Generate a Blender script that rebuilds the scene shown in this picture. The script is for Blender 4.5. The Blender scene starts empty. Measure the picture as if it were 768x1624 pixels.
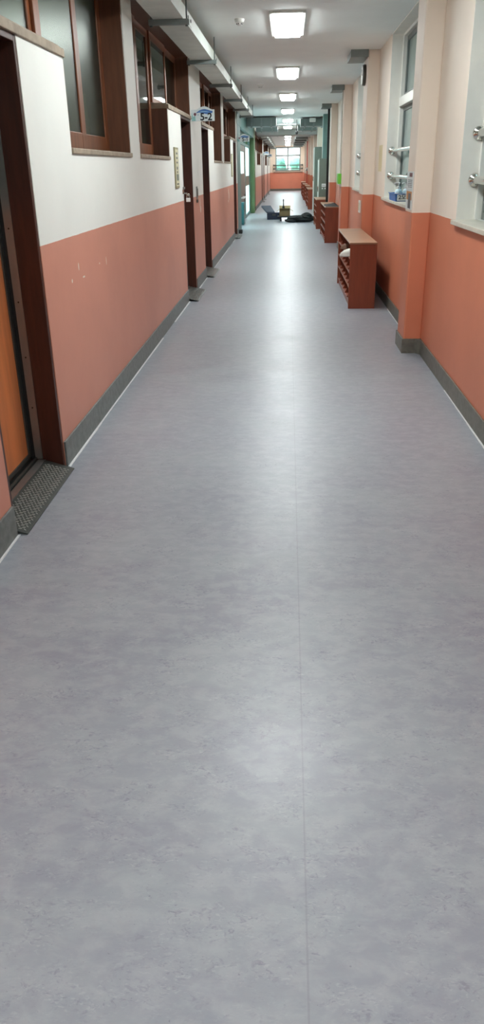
import bpy, bmesh, math, random
from mathutils import Vector, Matrix
random.seed(7)
S = bpy.context.scene
C = S.collection

# ------------------------------------------------------------------ camera
CAM_H = 1.5
cam_d = bpy.data.cameras.new('camera')
cam = bpy.data.objects.new('camera', cam_d); C.objects.link(cam)
cam_d.sensor_fit = 'VERTICAL'; cam_d.sensor_height = 24.0
cam_d.lens = 24.0 * 1215.0 / 1624.0
cam_d.clip_start = 0.05; cam_d.clip_end = 400
f_px = 1215.0
F = Vector((457 - 384, 265 - 812, f_px)).normalized()
d2 = Vector((434 - 384, 3505 - 812, f_px))
D = (d2 - F * F.dot(d2)).normalized(); U = -D
R = D.cross(F)
xa = Vector((R[0], F[0], U[0])); ya = -Vector((R[1], F[1], U[1])); za = -Vector((R[2], F[2], U[2]))
cam.matrix_world = Matrix(((xa[0], ya[0], za[0], 0), (xa[1], ya[1], za[1], 0), (xa[2], ya[2], za[2], CAM_H), (0, 0, 0, 1)))
S.camera = cam

# ------------------------------------------------------------------ light, exposure
LAMP = 11.5          # radiance of the ceiling panels
SKY = 3.6           # overcast daylight
S.view_settings.view_transform = 'Standard'
S.view_settings.look = 'None'
S.view_settings.gamma = 1.0
S.view_settings.use_curve_mapping = False
S.view_settings.exposure = 1.86
try:
    S.cycles.use_denoising = True
    S.cycles.max_bounces = 10
    S.cycles.diffuse_bounces = 6
    S.cycles.glossy_bounces = 4
    S.cycles.transparent_max_bounces = 12
    S.cycles.sample_clamp_indirect = 6.0
    S.cycles.caustics_reflective = False
    S.cycles.caustics_refractive = False
except Exception:
    pass
w = bpy.data.worlds.new('sky'); S.world = w; w.use_nodes = True
bg = w.node_tree.nodes['Background']
bg.inputs[0].default_value = (0.80, 0.93, 1.0, 1); bg.inputs[1].default_value = SKY


# ------------------------------------------------------------------ materials
def lin(c):
    r = []
    for v in c:
        v = v / 255.0
        r.append(v / 12.92 if v <= 0.04045 else ((v + 0.055) / 1.055) ** 2.4)
    return (*r, 1.0)


class N:
    def __init__(self, name):
        self.m = bpy.data.materials.new(name); self.m.use_nodes = True
        self.t = self.m.node_tree
        self.b = self.t.nodes['Principled BSDF']; self.o = self.t.nodes['Material Output']

    def n(self, typ, **kw):
        x = self.t.nodes.new(typ)
        for k, v in kw.items():
            setattr(x, k, v)
        return x

    def l(self, a, b): self.t.links.new(a, b)

    def math(self, op, a, b=None):
        x = self.n('ShaderNodeMath', operation=op)
        for i, v in enumerate((a, b)):
            if v is None: continue
            if isinstance(v, (int, float)): x.inputs[i].default_value = v
            else: self.l(v, x.inputs[i])
        return x.outputs[0]

    def mix(self, fac, a, b):
        x = self.n('ShaderNodeMix', data_type='RGBA')
        for i, v in ((0, fac), (6, a), (7, b)):
            if isinstance(v, (int, float, tuple)): x.inputs[i].default_value = v
            else: self.l(v, x.inputs[i])
        return x.outputs[2]

    def pos(self, scale=(1, 1, 1)):
        g = self.n('ShaderNodeNewGeometry')
        mp = self.n('ShaderNodeMapping'); mp.inputs['Scale'].default_value = scale
        self.l(g.outputs['Position'], mp.inputs['Vector'])
        return mp.outputs[0]

    def obj(self, scale=(1, 1, 1)):
        g = self.n('ShaderNodeTexCoord')
        mp = self.n('ShaderNodeMapping'); mp.inputs['Scale'].default_value = scale
        self.l(g.outputs['Object'], mp.inputs['Vector'])
        return mp.outputs[0]

    def noise(self, vec, scale, detail=4, rough=0.55, dist=0.0):
        x = self.n('ShaderNodeTexNoise')
        self.l(vec, x.inputs['Vector'])
        x.inputs['Scale'].default_value = scale; x.inputs['Detail'].default_value = detail
        x.inputs['Roughness'].default_value = rough; x.inputs['Distortion'].default_value = dist
        return x.outputs[0]

    def ramp(self, v, p0, p1):
        x = self.n('ShaderNodeMapRange'); x.inputs[1].default_value = p0; x.inputs[2].default_value = p1
        x.interpolation_type = 'SMOOTHSTEP'
        self.l(v, x.inputs[0]); return x.outputs[0]

    def bump(self, h, strength, dist=0.01):
        x = self.n('ShaderNodeBump'); x.inputs['Strength'].default_value = strength
        x.inputs['Distance'].default_value = dist
        self.l(h, x.inputs['Height']); self.l(x.outputs[0], self.b.inputs['Normal'])


def mat(name, col, rough=0.6, metal=0.0, vary=0.12, scale=6.0, stretch=(1, 1, 1), bump=0.0, spec=0.5, coat=0.0):
    k = N(name); c = lin(col)
    v = k.noise(k.obj(stretch), scale, 5, 0.6)
    dk = tuple(x * (1 - vary) for x in c[:3]) + (1,)
    lt = tuple(min(1, x * (1 + vary)) for x in c[:3]) + (1,)
    k.l(k.mix(k.ramp(v, 0.3, 0.7), dk, lt), k.b.inputs['Base Color'])
    k.b.inputs['Roughness'].default_value = rough; k.b.inputs['Metallic'].default_value = metal
    k.b.inputs['Specular IOR Level'].default_value = spec
    k.b.inputs['Coat Weight'].default_value = coat
    if bump: k.bump(v, bump)
    return k.m


def wall_mat(name, up, low, zsplit, chips=()):
    k = N(name)
    p = k.pos()
    sep = k.n('ShaderNodeSeparateXYZ'); k.l(p, sep.inputs[0])
    big = k.noise(p, 1.3, 4, 0.6); fine = k.noise(p, 9, 5, 0.65)
    def tone(c, amt):
        c = lin(c)
        a = tuple(x * (1 - amt) for x in c[:3]) + (1,); b = tuple(min(1, x * (1 + amt)) for x in c[:3]) + (1,)
        m1 = k.mix(k.ramp(big, 0.3, 0.7), a, b)
        return m1
    uc = tone(up, 0.025); lc = tone(low, 0.05)
    wob = k.math('ADD', sep.outputs[2], k.math('MULTIPLY', k.math('SUBTRACT', fine, 0.5), 0.006))
    up_m = k.math('GREATER_THAN', wob, zsplit)
    col = k.mix(up_m, lc, uc)
    for (cy, cz, ry, rz) in chips:
        dy = k.math('DIVIDE', k.math('SUBTRACT', sep.outputs[1], cy), ry)
        dz = k.math('DIVIDE', k.math('SUBTRACT', sep.outputs[2], cz), rz)
        d = k.math('ADD', k.math('MULTIPLY', dy, dy), k.math('MULTIPLY', dz, dz))
        d = k.math('ADD', d, k.math('MULTIPLY', fine, 0.8))
        col = k.mix(k.math('LESS_THAN', d, 1.2), col, lin((225, 220, 208)))
    k.l(col, k.b.inputs['Base Color'])
    k.l(k.math('SUBTRACT', 0.62, k.math('MULTIPLY', k.math('SUBTRACT', 1.0, up_m), 0.14)), k.b.inputs['Roughness'])
    k.bump(fine, 0.08, 0.01)
    return k.m


CHIPS = [(4.45, 0.93, .012, .012), (4.62, 0.99, .01, .025), (4.72, 0.92, .03, .006), (5.35, 0.945, .008, .03), (5.15, .95, .012, .006),
         (11.45, 1.07, .03, .07), (11.5, .98, .05, .05), (17.1, 1.06, .06, .06), (17.15, .97, .06, .09), (17.0, .88, .05, .03)]
M = {}
M['wall_left'] = wall_mat('paint_cream_over_salmon', (229, 228, 222), (204, 140, 120), 1.163, CHIPS)
M['wall_right'] = wall_mat('paint_peach_over_orange', (234, 220, 205), (206, 125, 94), 1.143)
M['wall_far'] = wall_mat('paint_end_wall', (234, 216, 198), (212, 132, 106), 1.16)
M['reveal'] = mat('reveal_cream_paint', (226, 224, 216), 0.55, vary=.03)
M['ceiling'] = mat('ceiling_paint', (243, 247, 245), 0.75, vary=.02, scale=2)
M['room'] = mat('classroom_paint', (190, 192, 180), 0.8, vary=.05)
M['stone_l'] = mat('grey_terrazzo_base', (112, 117, 115), 0.5, vary=.18, scale=22)
M['stone_r'] = mat('olive_grey_terrazzo_base', (104, 102, 93), 0.45, vary=.2, scale=22)
M['caulk'] = mat('white_caulk', (222, 222, 222), 0.5, vary=.05)
M['wood'] = mat('dark_brown_wood', (66, 32, 22), 0.42, vary=.22, scale=5, stretch=(6, 6, .6))
M['wood_win'] = mat('brown_window_lining', (100, 62, 42), 0.42, vary=.2, scale=5, stretch=(6, 6, .6))
M['wood_mid'] = mat('brown_sash_wood', (120, 68, 38), 0.4, vary=.2, scale=5, stretch=(6, 6, .6))
M['door_wood'] = mat('orange_brown_door_laminate', (200, 118, 70), 0.38, vary=.14, scale=3, stretch=(5, 5, .5))
M['rack'] = mat('reddish_brown_laminate', (136, 66, 41), 0.4, vary=.12, scale=4, stretch=(5, 5, .6))
M['rack_top'] = mat('brown_laminate_top_sheen', (164, 126, 98), 0.33, vary=.1, scale=4)  # lighter brown has the sheen on the rack tops painted in
M['rack_edge'] = mat('lighter_brown_edge', (146, 84, 58), 0.45, vary=.12)  # shelf front strips, a lighter brown than the boards
M['sill'] = mat('worn_beige_sill', (150, 134, 116), 0.6, vary=.2, scale=14)
M['sill_r'] = mat('pale_stone_sill', (196, 190, 176), 0.4, vary=.08, scale=14)
M['alu'] = mat('aluminium', (150, 150, 148), 0.38, metal=.85, vary=.06)
M['alu_dark'] = mat('dark_aluminium_track', (92, 92, 88), 0.4, metal=.8, vary=.1)
M['sash_grey'] = mat('grey_window_sash', (112, 117, 114), 0.45, vary=.06)
M['chrome'] = mat('chrome_tube', (214, 212, 206), 0.12, metal=1.0, vary=.02)
M['tray'] = mat('galvanised_pale_tray', (214, 221, 213), 0.5, vary=.08, scale=4)
M['bracket'] = mat('grey_channel_steel', (124, 132, 130), 0.5, vary=.08)
M['rod'] = mat('threaded_rod_steel', (88, 94, 92), 0.5, metal=.4)
M['white_frame'] = mat('white_window_frame', (220, 221, 214), 0.4, vary=.03)
M['black'] = mat('black_rubber', (22, 22, 22), 0.6, vary=.2)
M['white'] = mat('white_plastic', (232, 232, 228), 0.35, vary=.02)
M['blue'] = mat('blue_plastic', (22, 96, 170), 0.35, vary=.06)
M['ink'] = mat('black_ink', (24, 26, 32), 0.6, vary=.05)
M['cabinet'] = mat('grey_green_steel', (100, 112, 102), 0.42, vary=.06)
M['cabinet_highlight'] = mat('steel_edge_highlight', (190, 194, 186), 0.4, vary=.04)  # door colour paled to paint the bright highlight along the front
M['teal'] = mat('grey_teal_steel', (96, 128, 124), 0.45, vary=.06)
M['green'] = mat('green_paint', (98, 126, 84), 0.55, vary=.05)
M['duct'] = mat('galvanised_duct_sheet', (112, 122, 120), 0.42, vary=.08, scale=3)
M['navy'] = mat('dark_navy_plastic', (42, 52, 74), 0.5, vary=.15)
M['cloth'] = mat('black_cloth', (20, 25, 27), 0.8, vary=.3, scale=14, bump=.5)
M['card'] = mat('brown_cardboard', (138, 118, 82), 0.75, vary=.1)
M['card_in'] = mat('pale_cardboard_flap', (172, 152, 110), 0.75, vary=.1)
M['red'] = mat('red_pipe_paint', (186, 62, 52), 0.4, vary=.05)
M['lime'] = mat('lime_green_plastic', (112, 204, 62), 0.45, vary=.06)
M['yellow'] = mat('pale_yellow_paper', (216, 200, 160), 0.7, vary=.06)
M['sign'] = mat('pale_sign_board', (214, 222, 222), 0.4, vary=.03)
M['wave'] = mat('blue_wave_print', (66, 110, 172), 0.45, vary=.25, scale=30, stretch=(1, 1, 4))
M['wave2'] = mat('light_blue_wave_print', (136, 178, 214), 0.45, vary=.1)
M['seagreen'] = mat('sea_green_print', (140, 186, 184), 0.5, vary=.2, scale=30)
M['maroon'] = mat('maroon_print', (112, 68, 76), 0.5, vary=.2, scale=40)
M['plate'] = mat('cream_name_plate', (206, 200, 168), 0.5, vary=.05)
M['plate_edge'] = mat('olive_name_plate_frame', (150, 142, 108), 0.5, vary=.1)
M['olive'] = mat('olive_curtain', (112, 110, 74), 0.85, vary=.12, scale=9, stretch=(1, 8, .4))
M['gel'] = mat('pale_blue_gel_bottle', (196, 222, 230), 0.2, vary=.03)
M['orange_print'] = mat('orange_print', (196, 140, 84), 0.6, vary=.2, scale=30)
M['grey_print'] = mat('grey_print', (92, 96, 100), 0.6, vary=.25, scale=40)
M['facade'] = mat('teal_grey_facade', (58, 86, 92), 0.8, vary=.1)
M['facade_pale'] = mat('pale_facade', (226, 230, 230), 0.8, vary=.05)
M['ground'] = mat('outside_paving', (150, 150, 145), 0.9, vary=.1)
M['leaf'] = mat('tree_leaf', (120, 160, 140), 0.8, vary=.3, scale=9)
M['bark'] = mat('tree_bark', (90, 76, 62), 0.9, vary=.2)
M['toe'] = mat('white_canvas_shoe', (214, 210, 200), 0.7, vary=.05)
M['brown_leather'] = mat('brown_shoe', (116, 84, 66), 0.6, vary=.15)
M['bin'] = mat('teal_plastic_bin', (42, 112, 116), 0.45, vary=.06)
M['taupe'] = mat('taupe_door_frame', (128, 116, 108), 0.4, vary=.05, metal=.2)


def floor_mat():
    k = N('marbled_lavender_vinyl')
    p = k.pos()
    sep = k.n('ShaderNodeSeparateXYZ'); k.l(p, sep.inputs[0])
    ps = k.pos((1.0, 1.5, 1))
    cloud = k.noise(ps, 2.2, 5, 0.6, 0.2)
    mid = k.noise(ps, 13, 6, 0.62, 0.3)
    patch = k.noise(k.pos((1, 1.8, 1)), 6.5, 4, 0.6, 0.4)
    fleck = k.noise(k.pos((1, 1.6, 1)), 46, 4, 0.62, 1.4)
    fleck2 = k.noise(k.pos((1.0, 2.2, 1)), 62, 3, 0.6, 1.0)
    speck = k.noise(ps, 95, 2, 0.5)
    base = k.mix(k.ramp(cloud, 0.3, 0.7), lin((139, 143, 154)), lin((150, 157, 164)))
    base = k.mix(k.math('MULTIPLY', k.ramp(mid, 0.38, 0.68), 0.45), base, lin((168, 172, 178)))
    base = k.mix(k.math('MULTIPLY', k.math('MULTIPLY', k.ramp(fleck, 0.52, 0.68), k.ramp(patch, 0.40, 0.66)), 0.46), base, lin((98, 98, 116)))
    base = k.mix(k.math('MULTIPLY', k.math('MULTIPLY', k.ramp(fleck2, 0.54, 0.72), k.ramp(patch, 0.36, 0.62)), 0.26), base, lin((196, 198, 204)))
    base = k.mix(k.math('MULTIPLY', k.ramp(speck, 0.70, 0.76), 0.45), base, lin((92, 92, 106)))
    # welded seam between two vinyl sheets
    d = k.math('ABSOLUTE', k.math('SUBTRACT', sep.outputs[0], 0.052))
    seam = k.math('LESS_THAN', d, 0.0022)
    base = k.mix(k.math('MULTIPLY', seam, 0.22), base, lin((104, 104, 110)))
    k.l(base, k.b.inputs['Base Color'])
    k.l(k.math('ADD', 0.27, k.math('MULTIPLY', cloud, 0.2)), k.b.inputs['Roughness'])
    k.b.inputs['Specular IOR Level'].default_value = 0.5
    wob = k.noise(k.pos((1, .6, 1)), 5, 2, 0.5)
    k.bump(k.math('ADD', k.math('MULTIPLY', wob, 0.8), k.math('MULTIPLY', mid, 0.2)), 0.075, 0.02)
    return k.m


M['floor'] = floor_mat()


def glass_mat(name, tint=(235, 245, 245), refl=0.5, rg=0.02):
    k = N(name)
    tr = k.n('ShaderNodeBsdfTransparent'); tr.inputs[0].default_value = lin(tint)
    gl = k.n('ShaderNodeBsdfGlossy'); gl.inputs[0].default_value = (1, 1, 1, 1); gl.inputs[1].default_value = rg
    fr = k.n('ShaderNodeFresnel'); fr.inputs[0].default_value = 1.45
    mx = k.n('ShaderNodeMixShader')
    nz = k.noise(k.obj(), 3, 2)
    k.l(k.math('MULTIPLY', fr.outputs[0], k.math('ADD', refl, k.math('MULTIPLY', nz, 0.1))), mx.inputs[0])
    k.l(tr.outputs[0], mx.inputs[1]); k.l(gl.outputs[0], mx.inputs[2])
    k.l(mx.outputs[0], k.o.inputs[0])
    return k.m


M['glass'] = glass_mat('window_glass', (225, 236, 234), 0.8)
M['glass_grimy'] = glass_mat('grimy_classroom_glass', (178, 186, 176), 0.42, 0.3)
M['glass_dark'] = glass_mat('classroom_glass', (170, 178, 170), 0.7)
def frost_mat():
    k = N('frosted_glass_film')
    tl = k.n('ShaderNodeBsdfTranslucent'); tl.inputs[0].default_value = lin((232, 244, 242))
    k.b.inputs['Base Color'].default_value = lin((206, 226, 224)); k.b.inputs['Roughness'].default_value = .35
    mx = k.n('ShaderNodeMixShader'); v = k.noise(k.obj(), 4, 2)
    k.l(k.math('ADD', .6, k.math('MULTIPLY', v, .1)), mx.inputs[0])
    k.l(k.b.outputs[0], mx.inputs[1]); k.l(tl.outputs[0], mx.inputs[2]); k.l(mx.outputs[0], k.o.inputs[0])
    return k.m


M['frost'] = frost_mat()


def emit_mat(name, col, strength):
    k = N(name)
    k.b.inputs['Base Color'].default_value = (0.8, 0.8, 0.8, 1)
    k.b.inputs['Emission Color'].default_value = col
    k.b.inputs['Emission Strength'].default_value = strength
    return k.m


M['lamp'] = emit_mat('lit_diffuser', (0.935, 1.0, 1.0, 1), LAMP)


def checker_mat():
    k = N('checker_plate_steel')
    v = k.noise(k.obj(), 10, 4)
    k.l(k.mix(v, lin((58, 62, 60)), lin((88, 92, 88))), k.b.inputs['Base Color'])
    k.b.inputs['Metallic'].default_value = 0.6; k.b.inputs['Roughness'].default_value = 0.4
    return k.m


M['checker'] = checker_mat()
M['stud'] = mat('raised_steel_stud', (158, 160, 155), 0.3, metal=.3, vary=.06)


# ------------------------------------------------------------------ mesh helpers
class MB:
    def __init__(self): self.v = []; self.f = []

    def add(self, vs, fs):
        o = len(self.v); self.v += [tuple(p) for p in vs]; self.f += [tuple(i + o for i in q) for q in fs]; return self

    def box(self, x0, x1, y0, y1, z0, z1):
        vs = [(x, y, z) for z in (z0, z1) for y in (y0, y1) for x in (x0, x1)]
        return self.add(vs, [(0, 2, 3, 1), (4, 5, 7, 6), (0, 1, 5, 4), (1, 3, 7, 5), (3, 2, 6, 7), (2, 0, 4, 6)])

    def hexa(self, pts):  # bottom four (ccw from above) + top four
        return self.add(pts, [(3, 2, 1, 0), (4, 5, 6, 7), (0, 1, 5, 4), (1, 2, 6, 5), (2, 3, 7, 6), (3, 0, 4, 7)])

    def prism(self, poly, axis, a, b):
        """poly: 2D points; axis 'x' -> (y,z), 'y' -> (x,z), 'z' -> (x,y)"""
        def p3(q, t):
            return {'x': (t, q[0], q[1]), 'y': (q[0], t, q[1]), 'z': (q[0], q[1], t)}[axis]
        n = len(poly)
        vs = [p3(q, a) for q in poly] + [p3(q, b) for q in poly]
        fs = [tuple(range(n - 1, -1, -1)), tuple(range(n, 2 * n))]
        fs += [(i, (i + 1) % n, n + (i + 1) % n, n + i) for i in range(n)]
        return self.add(vs, fs)

    def tube(self, pts, r, n=14, rs=None):
        pts = [Vector(p) for p in pts]
        rings = []
        for i, p in enumerate(pts):
            t = (pts[min(i + 1, len(pts) - 1)] - pts[max(i - 1, 0)]).normalized()
            u = t.cross(Vector((0, 0, 1)))
            if u.length < 1e-3: u = t.cross(Vector((0, 1, 0)))
            u.normalize(); v = t.cross(u)
            rr = rs[i] if rs else r
            rings.append([p + (u * math.cos(a) + v * math.sin(a)) * rr for a in [2 * math.pi * k / n for k in range(n)]])
        vs = [q for g in rings for q in g]; fs = []
        for i in range(len(rings) - 1):
            for k in range(n):
                fs.append((i * n + k, i * n + (k + 1) % n, (i + 1) * n + (k + 1) % n, (i + 1) * n + k))
        fs.append(tuple(range(n - 1, -1, -1))); fs.append(tuple(range((len(rings) - 1) * n, len(rings) * n)))
        return self.add(vs, fs)

    def lathe(self, c, prof, axis='z', n=24):
        """prof: (radius, height) list"""
        dirs = {'z': (Vector((1, 0, 0)), Vector((0, 1, 0)), Vector((0, 0, 1))),
                'x': (Vector((0, 1, 0)), Vector((0, 0, 1)), Vector((1, 0, 0))),
                'y': (Vector((0, 0, 1)), Vector((1, 0, 0)), Vector((0, 1, 0)))}[axis]
        c = Vector(c); vs = []; fs = []
        for (r, h) in prof:
            r = max(r, 1e-4)
            for k in range(n):
                a = 2 * math.pi * k / n
                vs.append(c + dirs[0] * math.cos(a) * r + dirs[1] * math.sin(a) * r + dirs[2] * h)
        for i in range(len(prof) - 1):
            for k in range(n):
                fs.append((i * n + k, i * n + (k + 1) % n, (i + 1) * n + (k + 1) % n, (i + 1) * n + k))
        fs.append(tuple(range(n - 1, -1, -1))); fs.append(tuple(range((len(prof) - 1) * n, len(prof) * n)))
        return self.add(vs, fs)

    def build(self, name, m, parent=None, bevel=0.0, smooth=False, seg=2):
        if parent is not None:
            o3 = world_loc(parent)
        else:
            xs, ys, zs = zip(*self.v)
            o3 = Vector(((min(xs) + max(xs)) / 2, (min(ys) + max(ys)) / 2, min(zs)))
        me = bpy.data.meshes.new(name)
        me.from_pydata([tuple(Vector(p) - o3) for p in self.v], [], self.f)
        bm = bmesh.new(); bm.from_mesh(me); bmesh.ops.recalc_face_normals(bm, faces=bm.faces[:]); bm.to_mesh(me); bm.free()
        if smooth:
            me.polygons.foreach_set('use_smooth', [True] * len(me.polygons))
        o = bpy.data.objects.new(name, me); C.objects.link(o)
        me.materials.append(M[m] if isinstance(m, str) else m)
        if parent is not None: o.parent = parent
        else: o.location = o3
        if bevel:
            b = o.modifiers.new('bevel', 'BEVEL'); b.width = bevel; b.segments = seg; b.limit_method = 'ANGLE'; b.angle_limit = 0.7
        if smooth:
            try: me.set_sharp_from_angle(angle=0.8)
            except Exception: pass
        return o


def world_loc(o):
    v = Vector(o.location)
    while o.parent is not None:
        o = o.parent; v += Vector(o.location)
    return v


def tag(o, label, cat, group=None):
    o['label'] = label; o['category'] = cat
    if group: o['group'] = group
    return o


def thing(name, label, cat, loc, group=None):
    o = bpy.data.objects.new(name, None); C.objects.link(o); o.location = loc; o.empty_display_size = .1
    return tag(o, label, cat, group)


def struct(o): o['kind'] = 'structure'; return o


def copy_tree(o, parent=None):
    c = o.copy(); C.objects.link(c)
    if parent is not None: c.parent = parent; c.matrix_parent_inverse = Matrix()
    for ch in list(o.children): copy_tree(ch, c)
    return c


def text(name, s, size, m, parent, loc, rot=(math.pi / 2, 0, 0), depth=0.0008, bold=0.0, align='CENTER', sx=1.0):
    cu = bpy.data.curves.new(name, 'FONT'); cu.body = s; cu.size = size; cu.extrude = depth; cu.offset = bold
    cu.align_x = align; cu.align_y = 'CENTER'
    t = bpy.data.objects.new(name + '_curve', cu); C.objects.link(t)
    bpy.context.view_layer.update()
    me = bpy.data.meshes.new_from_object(t.evaluated_get(bpy.context.evaluated_depsgraph_get()))
    bpy.data.objects.remove(t); bpy.data.curves.remove(cu)
    from mathutils import Euler
    Rm = Euler(rot).to_matrix().to_4x4() @ Matrix.Diagonal((sx, 1, 1, 1))
    me.transform(Rm); me.transform(Matrix.Translation(Vector(loc) - (world_loc(parent) if parent else Vector())))
    me.materials.clear(); me.materials.append(M[m])
    o = bpy.data.objects.new(name, me); C.objects.link(o)
    if parent: o.parent = parent
    return o


# ================================================================== STRUCTURE
XL, XR, XP, H = -1.22, 1.16, 1.01, 2.84
XLB = -1.45                      # back of the left wall
Y0, Y1 = -6.0, 58.0

struct(MB().box(-1.7, 1.6, Y0, Y1 + .3, -.12, 0).build('floor', 'floor'))
struct(MB().box(-1.7, 1.7, Y0, Y1 + .3, H, H + .15).build('ceiling', 'ceiling'))
struct(MB().box(-1.6, 1.6, Y0 - .2, Y0, 0, H).build('wall_back', 'wall_far'))

# ---- left wall -----------------------------------------------------
SILL, HEAD, DTOP = 1.62, 2.76, 2.06
segs = [(Y0, 3.06, 'S'), (3.06, 3.93, 'D'), (3.93, 4.72, 'P'), (4.72, 6.53, 'W'), (6.53, 6.93, 'S'), (6.93, 8.67, 'W'), (8.67, 9.68, 'P'),
        (9.68, 10.68, 'D'), (10.68, 11.95, 'S'), (11.95, 12.97, 'D'), (12.97, 13.88, 'P'), (13.88, 15.57, 'W'), (15.57, 16.1, 'S'),
        (16.1, 17.9, 'W'), (17.9, 18.75, 'P'), (18.75, 19.75, 'D'), (19.75, 20.2, 'S')]
segs2 = [(30.6, 31.5, 'D'), (31.5, 33.2, 'P'), (33.2, 37.3, 'W'), (37.3, 39.0, 'P'), (39.0, 40.3, 'D'), (40.3, 41.8, 'S'), (41.8, 43.2, 'D'),
         (43.2, 44.6, 'P'), (44.6, 48.6, 'W'), (48.6, 50.0, 'P'), (50.0, 51.4, 'D'), (51.4, 52.6, 'S'), (52.6, 54.0, 'W'), (54.0, 56.2, 'P'), (56.2, 57.2, 'D'), (57.2, Y1, 'S')]
wl = MB()
for (a, b, t) in segs + segs2:
    top = {'S': H, 'W': SILL, 'P': DTOP, 'D': None}[t]
    if top: wl.box(XLB, XL, a, b, 0, top)
    if t != 'S': wl.box(XLB, XL, a, b, HEAD, H)
struct(wl.build('wall_left', 'wall_left'))

# baseboards and caulk line on the left
bl = MB(); ck = MB()
for (a, b, t) in segs + segs2:
    if t != 'D':
        bl.box(XL, XL + .012, a, b, 0, .145)
        yy = a
        while yy < min(b, 34):
            ye = min(yy + random.uniform(.5, 1.1), b)
            if random.random() < .85: ck.box(XL + .012, XL + .012 + random.uniform(.006, .016), yy, ye, 0, .004)
            yy = ye
struct(bl.build('baseboard_left', 'stone_l', bevel=.003)); struct(ck.build('trim_1', 'caulk'))

win_n = 0


def runs(sg):
    out = []; cur = []
    for s in sg:
        if s[2] == 'S':
            if cur: out.append(cur)
            cur = []
        else: cur.append(s)
    if cur: out.append(cur)
    return out


XS0, XS1 = -1.40, -1.36        # sash depth
for run in runs(segs) + runs(segs2):
    win_n += 1
    a, b = run[0][0], run[-1][1]
    fr = MB()
    def zb(y):
        for (s, e, t) in run:
            if s - 1e-6 <= y <= e + 1e-6 and t == 'W': return SILL
        return DTOP + .04
    # lining boards of the opening: jambs, head, steps
    t = .025
    za = SILL if run[0][2] == 'W' else DTOP + .04
    ze = SILL if run[-1][2] == 'W' else DTOP + .04
    fr.box(XLB, XL - .004, a, a + t, za, HEAD); fr.box(XLB, XL - .004, b - t, b, ze, HEAD)
    fr.box(XLB, XL - .004, a + t, b - t, HEAD - t, HEAD)
    for i in range(len(run) - 1):
        (s, e, t1), (s2, e2, t2) = run[i], run[i + 1]
        if t1 == 'W' and t2 == 'P': fr.box(XLB, XL - .004, e - t, e, SILL, DTOP)
        if t1 == 'P' and t2 == 'W': fr.box(XLB, XL - .004, s2, s2 + t, SILL, DTOP)
    frame = struct(fr.build('window_%d' % win_n, 'wood_win', bevel=.003))
    # sills
    sl = MB()
    for (s, e, tt) in run:
        if tt == 'W':
            sl.box(XLB + .02, XL + .012, s - .0, e, SILL - .03, SILL)
    i = 0
    while i < len(run):
        if run[i][2] in 'PD':
            j = i
            while j + 1 < len(run) and run[j + 1][2] in 'PD': j += 1
            sl.box(XLB + .02, XL + .012, run[i][0], run[j][1], DTOP, DTOP + .04)
            sl.box(XLB + .02, XL - .01, run[i][0] + .01, run[j][1] - .01, DTOP + .04, DTOP + .055)
            i = j
        i += 1
    sl.build('sill', 'sill', frame, bevel=.004)
    # sashes: wide window part has two tall sashes, transoms have shallow ones
    spans = []
    i = 0
    while i < len(run):
        if run[i][2] == 'W':
            s, e = run[i][0] + .025, run[i][1] - .025
            ex0 = s; ex1 = e
            mid = (s + e) / 2
            spans += [(ex0, mid + .07, SILL, 0), (mid - .07, ex1, SILL, 1)]
            i += 1
        else:
            j = i
            while j + 1 < len(run) and run[j + 1][2] in 'PD': j += 1
            s, e = run[i][0] + .025, run[j][1] - .025
            if j + 1 < len(run): e = run[j][1] + .04
            if i > 0: s = run[i][0] - .04
            m2 = (s + e) / 2
            spans += [(s, m2 + .03, DTOP + .055, 0), (m2 - .03, e, DTOP + .055, 1)]
            i = j + 1
    for (s, e, z0, par) in spans:
        dx = -.012 if par else .012
        sb = MB(); st = .11 if z0 == SILL else .07
        x0, x1 = (XS0, XS0 + .02) if par else (XS1 - .02, XS1)
        rail = .11 if z0 == SILL else .05
        sb.box(x0, x1, s, s + st, z0, HEAD - .025); sb.box(x0, x1, e - st, e, z0, HEAD - .025)
        sb.box(x0, x1, s + st, e - st, z0, z0 + rail); sb.box(x0, x1, s + st, e - st, HEAD - .095, HEAD - .025)
        so = sb.build('sash', 'wood_mid', frame, bevel=.004)
        MB().box((x0 + x1) / 2 - .002, (x0 + x1) / 2 + .002, s + st, e - st, z0 + rail, HEAD - .095).build('pane', 'glass_grimy' if win_n == 1 else 'glass_dark', so)


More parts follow.
